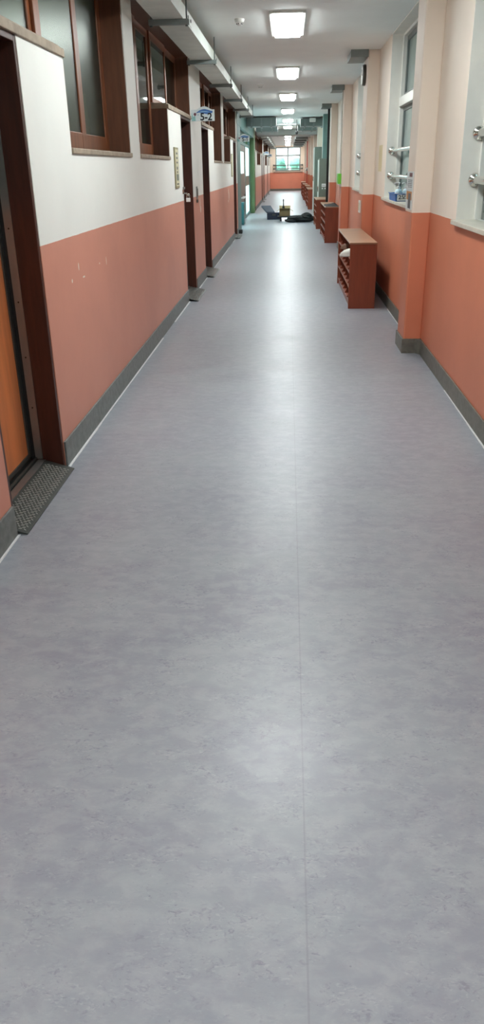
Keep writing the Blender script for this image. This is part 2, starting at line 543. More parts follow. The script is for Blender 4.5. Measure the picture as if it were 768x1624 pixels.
# doors of the left wall
door_n = 0
for (a, b, t) in segs + segs2:
    if t != 'D': continue
    door_n += 1
    near = a < 12
    jm = MB()
    jm.box(XLB, XL - .003, b - .03, b, 0, DTOP); jm.box(XLB, XL - .003, a, a + .03, 0, DTOP)
    jm.box(XLB, XL - .003, a + .03, b - .03, DTOP - .03, DTOP)
    fr = struct(jm.build('door_%d' % door_n, 'wood', bevel=.003))
    # wooden sliding leaf with glass above
    lf = MB().box(-1.435, -1.40, a + .035, b - .04, .075, 1.33).build('leaf_panel', 'door_wood', fr, bevel=.003)
    MB().box(-1.42, -1.413, a + .035, b - .04, 1.37, DTOP - .04).build('leaf_glass', 'glass_dark', fr)
    MB().box(-1.438, -1.395, a + .035, b - .04, 1.33, 1.372).build('mid_rail', 'alu', fr, bevel=.003)
    e = MB()
    e.box(-1.44, -1.393, b - .075, b - .035, .075, DTOP - .03)
    e.box(-1.44, -1.393, a + .03, a + .06, .075, DTOP - .03)
    e.box(-1.44, -1.393, a + .06, b - .075, DTOP - .07, DTOP - .03)
    e.box(-1.44, -1.393, a + .06, b - .075, .075, .10)
    e.build('leaf_edge', 'alu_dark', fr, bevel=.002)
    MB().box(-1.40, -1.375, b - .036, b - .03, .06, DTOP - .03).build('gasket', 'black', fr)
    ms = MB().box(-1.375, -1.335, b - .036, b - .03, .06, DTOP - .03).build('metal_strip', 'alu', fr)
    if near:
        for zz in (.35, .62, .9, 1.25, 1.6): MB().lathe((-1.355, b - .0365, zz), [(.004, -.001), (.004, .002)], 'y', 10).build('screw', 'black', ms)
    tr = MB()
    tr.box(-1.45, -1.32, a + .03, b - .03, 0, .045)
    for xx in (-1.433, -1.405, -1.372): tr.box(xx - .006, xx + .006, a + .03, b - .03, .045, .07)
    tr.build('threshold_track', 'alu_dark', fr, bevel=.002)

# classroom shells behind the glass (dim rooms with their own daylight windows)
for k, (a, b) in enumerate(((-1.0, 6.73), (6.73, 11.3), (11.3, 15.8), (15.8, 20.0), (30.62, 41.0), (41.0, 52.0), (52.0, 58.0))):
    r = MB()
    r.box(-6.2, -6.0, a, b, 0, .9); r.box(-6.2, -6.0, a, b, 2.2, 3.0)
    nw = max(1, round((b - a) / 2.5)); st = (b - a) / nw
    for q in range(nw + 1): r.box(-6.2, -6.0, max(a, a + q * st - .6), min(b, a + q * st + .6), .9, 2.2)
    r.box(-6.2, XLB - .001, a, a + .08, 0, 3.0); r.box(-6.2, XLB - .001, b - .08, b, 0, 3.0)
    r.box(-6.2, XLB - .3, a, b, -.1, 0); r.box(-6.2, XLB - .001, a, b, 2.9, 3.0)
    struct(r.build('wall_classroom_%d' % (k + 1), 'room'))

# ---- right wall ----------------------------------------------------
wins = [(-3.6, -1.1), (.9, 1.0), (3.2, 5.73), (7.85, 10.08), (12.45, 14.65), (16.95, 19.2)]
wins = [w_ for w_ in wins if w_[1] - w_[0] > .5]
wins_far = [(27.2, 28.9), (31.7, 33.4), (36.2, 37.9), (40.7, 42.4), (45.2, 46.9), (49.7, 51.4), (54.0, 55.7)]
WS, WT = 1.12, 2.838
XRB = 1.46
wr = MB()
def wall_run(mb, a, b, ws):
    y = a
    for (s, e) in ws:
        mb.box(XR, XRB, y, s, 0, H); mb.box(XR, XRB, s, e, 0, WS); mb.box(XR, XRB, s, e, WT, H); y = e
    mb.box(XR, XRB, y, b, 0, H)
wall_run(wr, Y0, 20.9, wins)
wall_run(wr, 24.6, Y1, wins_far)
wr.box(XRB, 2.9, 20.7, 20.9, 0, H); wr.box(XRB, 2.9, 24.6, 24.8, 0, H); wr.box(2.7, 2.9, 20.9, 24.6, 0, H)
wr.box(XRB, 2.9, 20.7, 24.8, H, H + .15); wr.box(XRB, 2.9, 20.7, 24.8, -.12, 0)
struct(wr.build('wall_right', 'wall_right'))

pil = [(2.15, 2.6), (6.75, 7.14), (11.3, 11.85), (15.85, 16.4), (20.35, 20.9), (24.85, 25.4), (29.4, 29.9), (33.9, 34.4), (38.4, 38.9), (42.9, 43.4), (47.4, 47.9), (51.9, 52.4)]
for k, (a, b) in enumerate(pil):
    struct(MB().box(XP, XR + .002, a, b, 0, H).build('pillar_right_%d' % (k + 1), 'wall_right', bevel=.012))
br = MB(); ck = MB()
ys = Y0
for (a, b) in pil + [(20.9, 24.6), (Y1, Y1)]:
    if a > ys and not (ys >= 20.9 - .01 and a < 24.7 and ys < 24.6):
        br.box(XR - .012, XR, ys, a, 0, .125)
        yy = ys
        while yy < min(a, 18):
            ye = min(yy + random.uniform(.4, .9), a)
            if random.random() < .8: ck.box(XR - .012 - random.uniform(.005, .014), XR - .012, yy, ye, 0, .004)
            yy = ye
    if b - a < 1:
        br.box(XP - .012, XR, a - .012, a, 0, .125); br.box(XP - .012, XP, a, b, 0, .125); br.box(XP - .012, XR, b, b + .012, 0, .125)
    ys = b
# coved corner beside the first pillar
br.prism([(XR - .012, 6.69), (XR - .05, 6.738), (XR, 6.738), (XR, 6.69)], 'z', 0, .125)
struct(br.build('baseboard_right', 'stone_r', bevel=.003)); struct(ck.build('trim_2', 'caulk'))

# windows of the right wall
for k, (s, e) in enumerate(wins + wins_far):
    n = win_n + 1 + k
    fx0, fx1 = 1.282, 1.37
    f = MB(); t = .03
    f.box(fx0, fx1, s, s + t, WS, WT); f.box(fx0, fx1, e - t, e, WS, WT)
    f.box(fx0, fx1, s + t, e - t, WS, WS + t); f.box(fx0, fx1, s + t, e - t, WT - t, WT)
    f.box(fx0 - .012, fx1, s + t, e - t, 2.11, 2.205)
    fo = struct(f.build('window_%d' % n, 'white_frame', bevel=.004))
    # plastered reveal
    rv = MB()
    rv.box(XR + .0005, 1.45, e - .004, e + .0005, WS, WT); rv.box(XR + .0005, 1.45, s - .0005, s + .004, WS, WT)
    rv.box(XR + .0005, 1.45, s, e, WT - .004, WT + .0005)
    rv.build('reveal', 'reveal', fo)
    MB().box(XR - .035, 1.30, s - .0, e, WS, WS + .03).build('window_sill', 'sill_r', fo, bevel=.004)
    m_ = (s + e) / 2
    for (z0, z1) in ((WS + t, 2.11), (2.205, WT - t)):
        for (ya, yb, xo) in ((s + t, m_ + .03, .0), (m_ - .03, e - t, .03)):
            x0 = fx0 + .012 + xo; x1 = x0 + .026
            q = MB(); r = .045
            q.box(x0, x1, ya, ya + r, z0, z1); q.box(x0, x1, yb - r, yb, z0, z1)
            q.box(x0, x1, ya + r, yb - r, z0, z0 + r); q.box(x0, x1, ya + r, yb - r, z1 - r, z1)
            so = q.build('sash', 'sash_grey', fo, bevel=.003)
            MB().box(x0 + .011, x0 + .015, ya + r, yb - r, z0 + r, z1 - r).build('pane', 'glass', so)

# ---- end wall with its window -------------------------------------
ew = MB()
ex0, ex1, ez0, ez1 = -.87, .86, 1.24, 2.76
ew.box(-1.5, ex0, Y1, Y1 + .25, 0, H); ew.box(ex1, 1.5, Y1, Y1 + .25, 0, H)
ew.box(ex0, ex1, Y1, Y1 + .25, 0, ez0); ew.box(ex0, ex1, Y1, Y1 + .25, ez1, H)
struct(ew.build('wall_end', 'wall_far'))
struct(MB().box(XL, XR, Y1 - .015, Y1, 0, .13).build('baseboard_end', 'stone_r'))
M['end_frame'] = mat('grey_white_window_frame', (150, 154, 152), 0.5, vary=.04)
f = MB(); t = .09
f.box(ex0, ex0 + t, Y1 + .02, Y1 + .1, ez0, ez1); f.box(ex1 - t, ex1, Y1 + .02, Y1 + .1, ez0, ez1)
f.box(ex0 + t, ex1 - t, Y1 + .02, Y1 + .1, ez0, ez0 + t); f.box(ex0 + t, ex1 - t, Y1 + .02, Y1 + .1, ez1 - t, ez1)
f.box(ex0 + t, ex1 - t, Y1 + .01, Y1 + .1, 2.16, 2.29)
f.box(-.07, .05, Y1 + .02, Y1 + .1, ez0 + t, 2.16); f.box(-.07, .05, Y1 + .02, Y1 + .1, 2.29, ez1 - t)
fo = struct(f.build('window_%d' % (win_n + len(wins + wins_far) + 1), 'end_frame', bevel=.004))
for (x0, x1) in ((ex0 + t, -.07), (.05, ex1 - t)):
    for (z0, z1) in ((ez0 + t, 2.16), (2.29, ez1 - t)):
        MB().box(x0, x1, Y1 + .055, Y1 + .06, z0, z1).build('pane', 'glass', fo)
MB().box(-1.0, 1.0, Y1 - .06, Y1 + .05, 1.17, 1.21).build('window_sill', 'sill', fo, bevel=.004)

# ---- beam across the corridor, fire shutter guides, strip for a shaded gap ------------------
struct(MB().box(XL, XR, 33.0, 34.6, 2.64, H).build('beam_cross', mat('grey_beam_paint', (168, 176, 174), .7, vary=.04), bevel=.01))
struct(MB().box(.985, 1.5, 24.2, 24.6, 0, H).build('trim_3', 'teal', bevel=.01))
struct(MB().box(.955, 1.008, 20.91, 20.97, 0, H).build('gap_shade', 'black'))  # black strip stands in for the unlit gap beside the pillar
struct(MB().box(-1.62, XL + .005, 20.2, 21.6, 0, H).build('trim_4', 'teal', bevel=.01))
struct(MB().box(-1.62, -1.2, 29.8, 30.6, 0, H).build('pillar_left', 'green', bevel=.015))
struct(MB().box(-1.5, XL + .01, 20.2, 29.8, 2.45, H).build('wall_entrance', 'teal'))

# ---- glazed entrance on the left -----------------------------------
gx0, gx1 = -1.42, -1.35
f = MB()
for (a, b) in ((21.6, 21.75), (23.3, 23.5), (26.6, 26.8), (29.6, 29.8)): f.box(gx0, gx1, a, b, 0, 2.45)
f.box(gx0, gx1, 21.75, 29.6, 2.12, 2.2); f.box(gx0, gx1, 21.75, 29.6, 2.38, 2.45)
f.box(gx0, gx1, 21.75, 23.3, 0, .1); f.box(gx0, gx1, 26.8, 29.6, 0, .1)
fo = struct(f.build('door_%d' % (door_n + 1), 'teal', bevel=.006))
for (a, b) in ((21.75, 23.3), (26.8, 29.6)):
    MB().box(-1.39, -1.382, a, b, .1, 2.12).build('side_light', 'frost', fo)
    MB().box(-1.395, -1.375, a, b, .95, 1.25).build('push_band', 'taupe', fo)
lf = MB()
lf.box(-1.41, -1.36, 23.5, 23.85, .02, 2.12); lf.box(-1.41, -1.36, 26.25, 26.6, .02, 2.12)
lf.box(-1.41, -1.36, 23.85, 26.25, .02, .22); lf.box(-1.41, -1.36, 23.85, 26.25, 1.95, 2.12); lf.box(-1.41, -1.36, 23.85, 26.25, .75, 1.35)
leaf = lf.build('door_leaf', 'taupe', fo, bevel=.006)
MB().box(-1.39, -1.382, 23.85, 26.25, 1.35, 1.95).build('leaf_glass', 'frost', leaf)
MB().box(-1.39, -1.382, 23.85, 26.25, .22, .75).build('leaf_glass', 'taupe', leaf)
MB().tube([(-1.36, 24.0, .70), (-1.28, 24.0, .70), (-1.28, 24.9, .70), (-1.36, 24.9, .70)], .025, 10).build('handle', 'white', leaf, smooth=True)
MB().box(-1.39, -1.382, 21.75, 29.6, 2.2, 2.38).build('transom_glass', 'glass', fo)

# ---- outside --------------------------------------------------------
struct(MB().box(-60, 80, -40, 150, -.6, -.5).build('ground_outside', 'ground'))
b_ = thing('light_block_building', 'dark teal grey building added outside the right-hand corridor windows to block skylight', 'building', (9, 50, -.5))
MB().box(7, 11, -20, 120, -.5, 12).build('facade', 'facade', b_)  # invented block, stretched alongside to hold back skylight from the right
for q in range(26):
    for zz in (.6, 3.6, 6.6): MB().box(6.95, 7.02, 8 + q * 4.2, 10.4 + q * 4.2, zz, zz + 1.5).build('window_pane', 'alu_dark', b_)
b2 = thing('distant_building', 'pale building standing beyond the window at the corridor end', 'building', (3.7, 105, -.5))
MB().box(2.2, 5.2, 100, 108, -.5, 6.2).build('facade', 'facade_pale', b2)
for q in range(2):
    for zz in (1.2, 3.9): MB().box(2.6 + q * 1.3, 3.4 + q * 1.3, 99.95, 100.05, zz, zz + 1.3).build('window_pane', 'facade', b2)


def blob(mb, c, r, amp, seed, n=14, m=10, flat=None):
    rnd = random.Random(seed); ph = [rnd.uniform(0, 6.28) for _ in range(9)]
    vs = []; fs = []
    for i in range(m + 1):
        th = math.pi * i / m
        for k in range(n):
            a = 2 * math.pi * k / n
            d = Vector((math.sin(th) * math.cos(a), math.sin(th) * math.sin(a), math.cos(th)))
            s = 1 + amp * (math.sin(3 * d.x + ph[0] + 4 * d.z) + math.sin(5 * d.y + ph[1] + 3 * d.x) + math.sin(7 * d.z + ph[2] + 5 * d.y) * .7) / 2
            p = Vector((c[0] + d.x * r[0] * s, c[1] + d.y * r[1] * s, c[2] + d.z * r[2] * s))
            if flat is not None and p.z < flat: p.z = flat
            vs.append(p)
    for i in range(m):
        for k in range(n): fs.append((i * n + k, i * n + (k + 1) % n, (i + 1) * n + (k + 1) % n, (i + 1) * n + k))
    return mb.add(vs, fs)


for q, (tx, ty, lab) in enumerate(((-1.6, 84, 'leafy tree outside the end window, behind its left half'), (1.3, 80, 'leafy tree outside the end window, behind its right half'))):
    t_ = thing('tree', lab, 'tree', (tx, ty, -.5), 'trees outside the end window')
    MB().tube([(tx, ty, -.5), (tx + .1, ty, 1.2)], .12, 10).build('trunk', 'bark', t_)
    cb = MB()
    for j in range(7): blob(cb, (tx + random.uniform(-.9, .9), ty + random.uniform(-.6, .6), 1.3 + random.uniform(-.2, .7)), (.6, .6, .5), .15, q * 20 + j)
    cb.build('crown', 'leaf', t_, smooth=True)

# ================================================================== CEILING THINGS
ords = ['first', 'second', 'third', 'fourth', 'fifth', 'sixth', 'seventh', 'eighth', 'ninth', 'tenth', 'eleventh', 'twelfth, added to brighten the end wall,', 'thirteenth']
lyp = [9.18 + 4.4 * k for k in range(-2, 11)] + [56.6]  # last panel is added to brighten the end wall
proto = None; vis = 0
for y in lyp:
    if proto is None:
        proto = thing('ceiling_light', '', 'ceiling light', (-.01, y, H), 'ceiling light panels')
        fm = MB(); z0 = H - .022
        fm.box(-.19, -.158, y - .7, y + .7, z0, H); fm.box(.128, .16, y - .7, y + .7, z0, H)
        fm.box(-.158, .128, y - .7, y - .668, z0, H); fm.box(-.158, .128, y + .668, y + .7, z0, H)
        fm.build('frame', 'white_frame', proto, bevel=.003)
        MB().hexa([(-.148, y - .655, H - .042), (.118, y - .655, H - .042), (.118, y + .655, H - .042), (-.148, y + .655, H - .042), (-.157, y - .667, H - .004), (.127, y - .667, H - .004), (.127, y + .667, H - .004), (-.157, y + .667, H - .004)]).build('diffuser', 'lamp', proto, bevel=.005)
        o = proto
    else:
        o = copy_tree(proto); o.location = (-.01, y, H)
    if y < 8: o['label'] = ['unseen lit ceiling panel added straight above the viewer', 'lit ceiling panel almost overhead, before the large nearest one'][lyp.index(y)]  # overhead panel is unseen, added to brighten the near floor
    else:
        o['label'] = ('large lit rectangular ceiling panel, nearest one in the corridor' if vis == 0 else
                      'lit rectangular ceiling panel, %s in the row counting from the nearest' % ords[vis]); vis += 1


def detector(x, y, lab):
    t_ = thing('smoke_detector', lab, 'smoke detector', (x, y, H), 'ceiling smoke detectors')
    MB().lathe((x, y, H), [(.05, 0), (.05, -.012), (.044, -.03), (.03, -.036)], 'z', 24).build('base', 'white', t_, smooth=True)
    MB().lathe((x, y, H), [(.026, -.034), (.026, -.05), (.018, -.056)], 'z', 18).build('sensor_head', 'white', t_, smooth=True)
    s = MB()
    for k in range(6):
        a = k * math.pi / 3 + .3
        s.box(x + .027 * math.cos(a) - .004, x + .027 * math.cos(a) + .004, y + .027 * math.sin(a) - .004, y + .027 * math.sin(a) + .004, H - .047, H - .039)
    s.build('vent_slot', 'black', t_)


detector(-.49, 8.87, 'white smoke detector on the ceiling nearest the camera')
detector(-.5, 15.45, 'small white smoke detector on the ceiling, second from the camera')
detector(-.5, 40.0, 'tiny smoke detector on the ceiling past the cross beam')


# cable tray along the left
def cable_tray(a, b, brks, lab, x0=-1.11, x1=-.862, z0=2.62, z1=2.725):
    t_ = thing('cable_tray', lab, 'cable tray', ((x0 + x1) / 2, a, z0))
    d = .004
    tb = MB()
    tb.box(x0, x1, a, b, z0, z0 + d); tb.box(x0, x0 + d, a, b, z0 + d, z1); tb.box(x1 - d, x1, a, b, z0 + d, z1)
    tb.box(x0 - .0, x0 + .02, a, b, z1, z1 + d); tb.box(x1 - .02, x1, a, b, z1, z1 + d)
    tb.build('tray_body', 'tray', t_)
    y = a + .6
    while y < b:
        j = MB().box(x1, x1 + .005, y - .16, y + .16, z0 + .01, z1 - .01)
        jo = j.build('joint_plate', 'tray', t_, bevel=.002)
        for dy in (-.1, .1): MB().lathe((x1 + .005, y + dy, (z0 + z1) / 2), [(.014, 0), (.014, .006)], 'x', 8).build('bolt', 'rod', jo)
        y += 2.6
    for yb in brks:
        k_ = MB(); h_ = .05
        k_.box(x0 - .04, x1 + .045, yb - .02, yb - .016, z0 - .042, z0 - .001); k_.box(x0 - .04, x1 + .045, yb + .016, yb + .02, z0 - .042, z0 - .001)
        k_.box(x0 - .04, x1 + .045, yb - .016, yb + .016, z0 - .042, z0 - .037)
        bo = k_.build('bracket', 'bracket', t_, bevel=.001)
        for xx in (x0 - .02, x1 + .025):
            MB().tube([(xx, yb, z0 - .05), (xx, yb, H)], .006, 8).build('hanger_rod', 'rod', bo, smooth=True)
            MB().lathe((xx, yb, z0 - .052), [(.012, 0), (.012, .012)], 'z', 6).build('nut', 'rod', bo)


cable_tray(-5.9, 20.6, [1.9, 4.6, 7.33, 9.95, 12.7, 15.4, 17.9, 20.2], 'long pale metal cable tray hung under the ceiling along the left wall')
cable_tray(35.0, 57.5, [36.0, 39.0, 42.0, 45.0, 48.0, 51.0, 54.0], 'far pale cable tray on the left beyond the cross beam')


def duct(name, lab, x0, x1, y0, y1, z0, z1, flanges=3, along='x'):
    t_ = thing(name, lab, 'air duct', ((x0 + x1) / 2, (y0 + y1) / 2, z0))
    MB().box(x0, x1, y0, y1, z0, z1).build('duct_body', 'duct', t_, bevel=.01)
    for k in range(flanges):
        q = x0 + (x1 - x0) * (k + .5) / flanges
        MB().box(q - .02, q + .02, y0 - .025, y1 + .025, z0 - .025, z1).build('flange', 'bracket', t_, bevel=.004)
    return t_


duct('air_duct', 'grey sheet metal duct on the left ceiling beside the tray end', -1.2, -.35, 24.6, 25.4, 2.58, 2.81, 3)
duct('air_duct', 'grey sheet metal duct on the right ceiling above the steel cabinets', .36, 1.15, 25.5, 26.3, 2.60, 2.80, 3)
tag(MB().box(.62, .8, 25.2, 25.45, 2.70, 2.80).build('junction_box', 'white', bevel=.01), 'small pale box fixed in front of the right ceiling duct', 'junction box')
for k, (lab, x0, x1, y, z) in enumerate((('grey flat duct box at ceiling height, left side under the cross beam', -1.1, -.36, 29.2, 2.62),
                                         ('grey flat duct box on the right ceiling in front of the cross beam', .33, .98, 29.6, 2.64))):
    duct('duct_box', lab, x0, x1, y, y + .8, z, 2.82, 2)
p_ = thing('ceiling_pipe', 'thin grey pipe running across the ceiling between the two ducts', 'pipe', (0, 26.6, 2.70))
MB().tube([(-1.2, 26.6, 2.70), (1.0, 26.6, 2.70)], .022, 12).build('pipe_run', 'bracket', p_, smooth=True)
for xx in (-.6, 0, .6):
    MB().tube([(xx, 26.6, 2.70), (xx, 26.6, H)], .008, 8).build('hanger', 'rod', p_)
h_ = thing('hanging_microphone', 'small dark unit hanging on a cable from the ceiling near the beam', 'hanging unit', (.26, 26.6, 2.44))
MB().tube([(.26, 26.55, 2.50), (.26, 26.55, H)], .01, 8).build('cable', 'black', h_)
MB().lathe((.26, 26.55, 2.42), [(.02, 0), (.04, .02), (.04, .07), (.015, .1)], 'z', 14).build('body', 'black', h_, smooth=True)

nb = ['first', 'second', 'third']
for k, y in enumerate((11.3, 15.85, 20.35)):
    t_ = thing('ceiling_box', 'flat grey metal box under the ceiling beside the %s pillar' % (['clock', 'green sign', 'third grey box'][k]), 'ceiling box', (.9, y, 2.75), 'flat grey ceiling boxes on the pillars')
    t_['label'] = ['flat grey metal box at ceiling height on the pillar with the clock', 'flat grey metal box at ceiling height on the pillar with the lime green sign', 'flat grey metal box at ceiling height on the last pillar before the steel cabinets'][k]
    MB().box(.79, 1.009, y - .02, y + .72, 2.765, H).build('box_body', 'duct', t_, bevel=.004)
    MB().box(.785, 1.009, y - .026, y - .02, 2.755, H).build('end_plate', 'bracket', t_)
for k in range(6):
    y = 36.0 + k * 3.6
    t_ = thing('ceiling_unit', 'dark grey ceiling unit beyond the cross beam, %s of the row on the right' % ords[k], 'ceiling unit', (.63, y, 2.68), 'dark ceiling units far along the right side')
    MB().box(.33, .93, y, y + .7, 2.67, H).build('unit_body', 'bracket', t_, bevel=.01)
    MB().box(.36, .9, y - .01, y, 2.69, 2.8).build('front_grille', 'rod', t_)
    MB().box(.93, 1.2, y, y + .7, 2.70, H).build('side_casing', 'sill_r', t_, bevel=.01)

# ================================================================== LEFT WALL THINGS
def checker_plate(a, b, lab, fine=True):
    """ramp plate of a door: rises from the floor to the threshold"""
    t_ = thing('threshold_plate', lab, 'threshold plate', (-1.25, (a + b) / 2, 0), 'checker steel plates at the classroom doors')
    xo = -1.165 if fine else -1.095; xi = xo - .025
    prof = [(xo, 0.002), (xo, .006), (xi, .014), (-1.315, .052), (-1.36, .052), (-1.36, .046), (-1.315, .046), (xi, .008)]
    # part in front of the wall is a little longer than the opening is wide
    MB().prism(prof, 'y', a + .005, b - .035).build('plate', 'checker', t_)
    def zx(x): return .014 + (x - xi) / (-1.315 - xi) * (.052 - .014)
    st = MB(); n = 0
    dy = .036 if fine else .09; dx = .021 if fine else .035
    y = a + .03; r = 0
    while y < b - .07:
        x = xi + .005 - (dx / 2 if r % 2 else 0); c = 0
        while x > -1.31:
            d = 1 if (r + c) % 2 else -1
            L = .0105
            ux, uy = (.707 * L, .707 * L * d)
            wx, wy = (-.0028 * d, .0028)
            z = zx(x)
            pts = []
            for (sx, sy) in ((-ux - 0, -uy), (wx * 1.2, wy * 1.2), (ux, uy), (-wx * 1.2, -wy * 1.2)):
                pts.append((x + sx, y + sy))
            bot = [(px, py, zx(px) - .001) for (px, py) in pts]; top = [(x + (px - x) * .8, y + (py - y) * .8, zx(x + (px - x) * .8) + .0028) for (px, py) in pts]
            st.add(bot + top, [(4, 5, 6, 7), (0, 1, 5, 4), (1, 2, 6, 5), (2, 3, 7, 6), (3, 0, 4, 7)])
            x -= dx; c += 1
        y += dy / 2; r += 1
    st.build('tread_pattern', 'stud', t_)
    MB().box(-1.36, -1.318, a + .032, b - .036, .0525, .057).build('edge_strip', 'alu', t_)
    return t_


doors_l = [s for s in segs if s[2] == 'D']
for k, (a, b, _t) in enumerate(doors_l):
    checker_plate(a, b, ['large diamond checker steel plate at the open-sided brown door, closest to the camera', 'checker steel plate at the foot of the padlocked classroom door',
                         'checker steel plate at the door beyond the 5-2 sign', 'checker steel plate at the door before the teal entrance'][k], k == 0)
for k, (a, b, _t) in enumerate([s for s in segs2 if s[2] == 'D'][1:4]):
    checker_plate(a, b, ['small steel plate at the first door past the green pillar panel', 'small steel plate at the second door past the green pillar', 'small steel plate at the third far door on the left'][k], False)


def room_sign(s1, s2, y, lab, x0=-1.22, wd=.295, z0=2.045, ht=.155):
    t_ = thing('room_sign', lab, 'room sign', (x0 + wd / 2, y, z0), 'projecting classroom number signs')
    pts = [(x0, z0), (x0 + wd, z0), (x0 + wd, z0 + ht * .83)]
    xm = x0 + wd * .56
    for k in range(13):
        u = 1 - k / 12
        xx = xm - wd * .33 + wd * .66 * u
        pts.append((xx, z0 + ht * .83 + .036 * math.sin(math.pi * u) ** 1.2))
    pts += [(x0, z0 + ht * .83)]
    MB().prism(pts, 'y', y, y + .012).build('board', 'sign', t_, bevel=.002)
    wv = []
    for k in range(15):
        u = k / 14
        wv.append((x0 + wd * (.22 + .70 * u), z0 + ht * (.60 + .23 * math.sin(math.pi * min(1, u * 1.1)) ** .9 * (1 - .3 * u) + .14 * u)))
    lo = []
    for k in range(14, -1, -1):
        u = k / 14
        lo.append((x0 + wd * (.22 + .70 * u), z0 + ht * (.58 + .02 * u - .05 * math.sin(math.pi * u) + .05 * math.sin(math.pi * u * 2.0))))
    MB().prism(wv + lo, 'y', y - .0015, y).build('wave_print', 'wave', t_)
    MB().prism([(x0 + wd * .03, z0 + .004), (x0 + wd * .2, z0 + .004), (x0 + wd * .17, z0 + ht * .42), (x0 + wd * .09, z0 + ht * .3), (x0 + wd * .03, z0 + ht * .62)], 'y', y - .0012, y).build('seaweed_print', 'seagreen', t_)
    MB().prism([(x0 + wd * (.3 + .5 * k / 8), z0 + ht * (.64 + .09 * math.sin(math.pi * k / 8))) for k in range(9)] + [(x0 + wd * (.3 + .5 * k / 8), z0 + ht * (.62 + .035 * math.sin(math.pi * k / 8))) for k in range(8, -1, -1)], 'y', y - .002, y - .0015).build('wave_highlight', 'wave2', t_)
    MB().lathe((x0 + wd * .17, y, z0 + ht * .5), [(.017, -.002), (.017, 0)], 'y', 16).build('dot_print', 'maroon', t_)
    MB().lathe((x0 + wd * .3, y, z0 + ht * .46), [(.006, -.002), (.006, 0)], 'y', 10).build('dot_print', 'wave', t_)
    if s1: text('lettering', s1 + '-' + s2, .115, 'ink', t_, (x0 + wd * .64, y - .001, z0 + ht * .29), bold=.003)
    MB().tube([(x0 - .0, y + .006, z0 + .03), (x0 + .01, y + .006, z0 + .03)], .008, 8).build('wall_bracket', 'alu', t_)
    return t_


room_sign('5', '2', 10.76, 'white projecting classroom sign with blue wave reading 5-2')
room_sign('5', '1', 20.25, 'pale projecting classroom sign reading 5-1 before the teal entrance', z0=2.07, x0=-1.215)
room_sign('', '', 40.9, 'small far classroom sign on the left, first one past the green pillar', x0=-1.22, wd=.3)
room_sign('', '', 48.7, 'tiny far classroom sign on the left, second one past the green pillar', x0=-1.22, wd=.3)

t_ = thing('name_plate', 'narrow vertical cream plate with dark characters on the left wall panel', 'name plate', (XL, 9.11, 1.31))
MB().box(XL, XL + .012, 8.96, 9.27, 1.31, 1.715).build('board', 'plate_edge', t_, bevel=.003)
fc = MB().box(XL + .012, XL + .014, 8.99, 9.24, 1.33, 1.695).build('face', 'plate', t_)
g = MB()
for (z, hh, ww) in ((1.655, .022, .12), (1.61, .022, .13), (1.565, .02, .12), (1.51, .03, .1), (1.47, .02, .09)):
    for j in range(3): g.box(XL + .014, XL + .0146, 9.115 - ww / 2 + j * ww / 3, 9.115 - ww / 2 + (j + .6) * ww / 3, z - hh / 2, z + hh / 2)
    g.box(XL + .014, XL + .0146, 9.115 - ww / 2, 9.115 + ww / 2, z - .003, z + .003)
g.build('characters', 'grey_print', fc)
MB().box(XL + .014, XL + .0146, 9.03, 9.2, 1.385, 1.45).build('photo_print', 'cabinet', fc)
MB().box(XL + .014, XL + .0146, 9.04, 9.19, 1.345, 1.357).build('caption', 'ink', fc)

t_ = thing('name_plate', 'narrow tan notice strip on the far left wall panel before the teal entrance', 'name plate', (XL, 18.2, 1.35))
MB().box(XL, XL + .012, 18.0, 18.4, 1.33, 1.78).build('board', 'plate_edge', t_, bevel=.003)
MB().box(XL + .012, XL + .014, 18.04, 18.36, 1.35, 1.76).build('face', 'plate', t_)

t_ = thing('padlock', 'steel hasp with a silver padlock on the second brown door edge', 'padlock', (XL + .03, 9.66, 1.18))
MB().box(XL, XL + .004, 9.56, 9.66, 1.235, 1.285).build('hasp_plate', 'chrome', t_, bevel=.002)
MB().tube([(XL + .004, 9.64, 1.24), (XL + .035, 9.67, 1.24), (XL + .05, 9.69, 1.225), (XL + .05, 9.69, 1.205)], .008, 10).build('staple', 'chrome', t_, smooth=True)
sh = [(XL + .05 + .017 * math.cos(a), 9.685, 1.205 + .03 * math.sin(a)) for a in [math.pi * k / 8 for k in range(9)]]
MB().tube([(sh[0][0], 9.685, 1.185)] + sh + [(sh[-1][0], 9.685, 1.185)], .005, 8).build('shackle', 'chrome', t_, smooth=True)
MB().box(XL + .026, XL + .074, 9.673, 9.697, 1.145, 1.19).build('lock_body', 'white', t_, bevel=.004)
MB().box(XL, XL + .022, 9.60, 9.655, 1.285, 1.31).build('hasp_knuckle', 'alu', t_, bevel=.004)

t_ = thing('light_switch', 'tall grey wall switch plate between the two brown doors', 'light switch', (XL, 11.05, 1.1))
MB().box(XL, XL + .014, 11.0, 11.1, 1.135, 1.285).build('switch_plate', 'alu', t_, bevel=.003)
MB().box(XL + .014, XL + .02, 11.03, 11.07, 1.16, 1.26).build('rocker', 'alu_dark', t_, bevel=.002)
MB().box(XL, XL + .016, 11.0, 11.1, 1.085, 1.125).build('lower_socket', 'alu_dark', t_, bevel=.003)

# olive curtain inside the first classroom window
cv = MB(); vs = []; fs = []; nn = 60
for k in range(nn + 1):
    y = 5.85 + .72 * k / nn; x = -1.62 + .03 * math.sin(k * 1.3)
    vs += [(x, y, 1.2), (x + .006 * math.sin(k * .7), y, 2.7)]
for k in range(nn): fs.append((2 * k, 2 * k + 2, 2 * k + 3, 2 * k + 1))
cv.add(vs, fs); co = cv.build('curtain', 'olive', smooth=True)
so = co.modifiers.new('solid', 'SOLIDIFY'); so.thickness = .004
tag(co, 'olive curtain hanging behind the first classroom window', 'curtain')

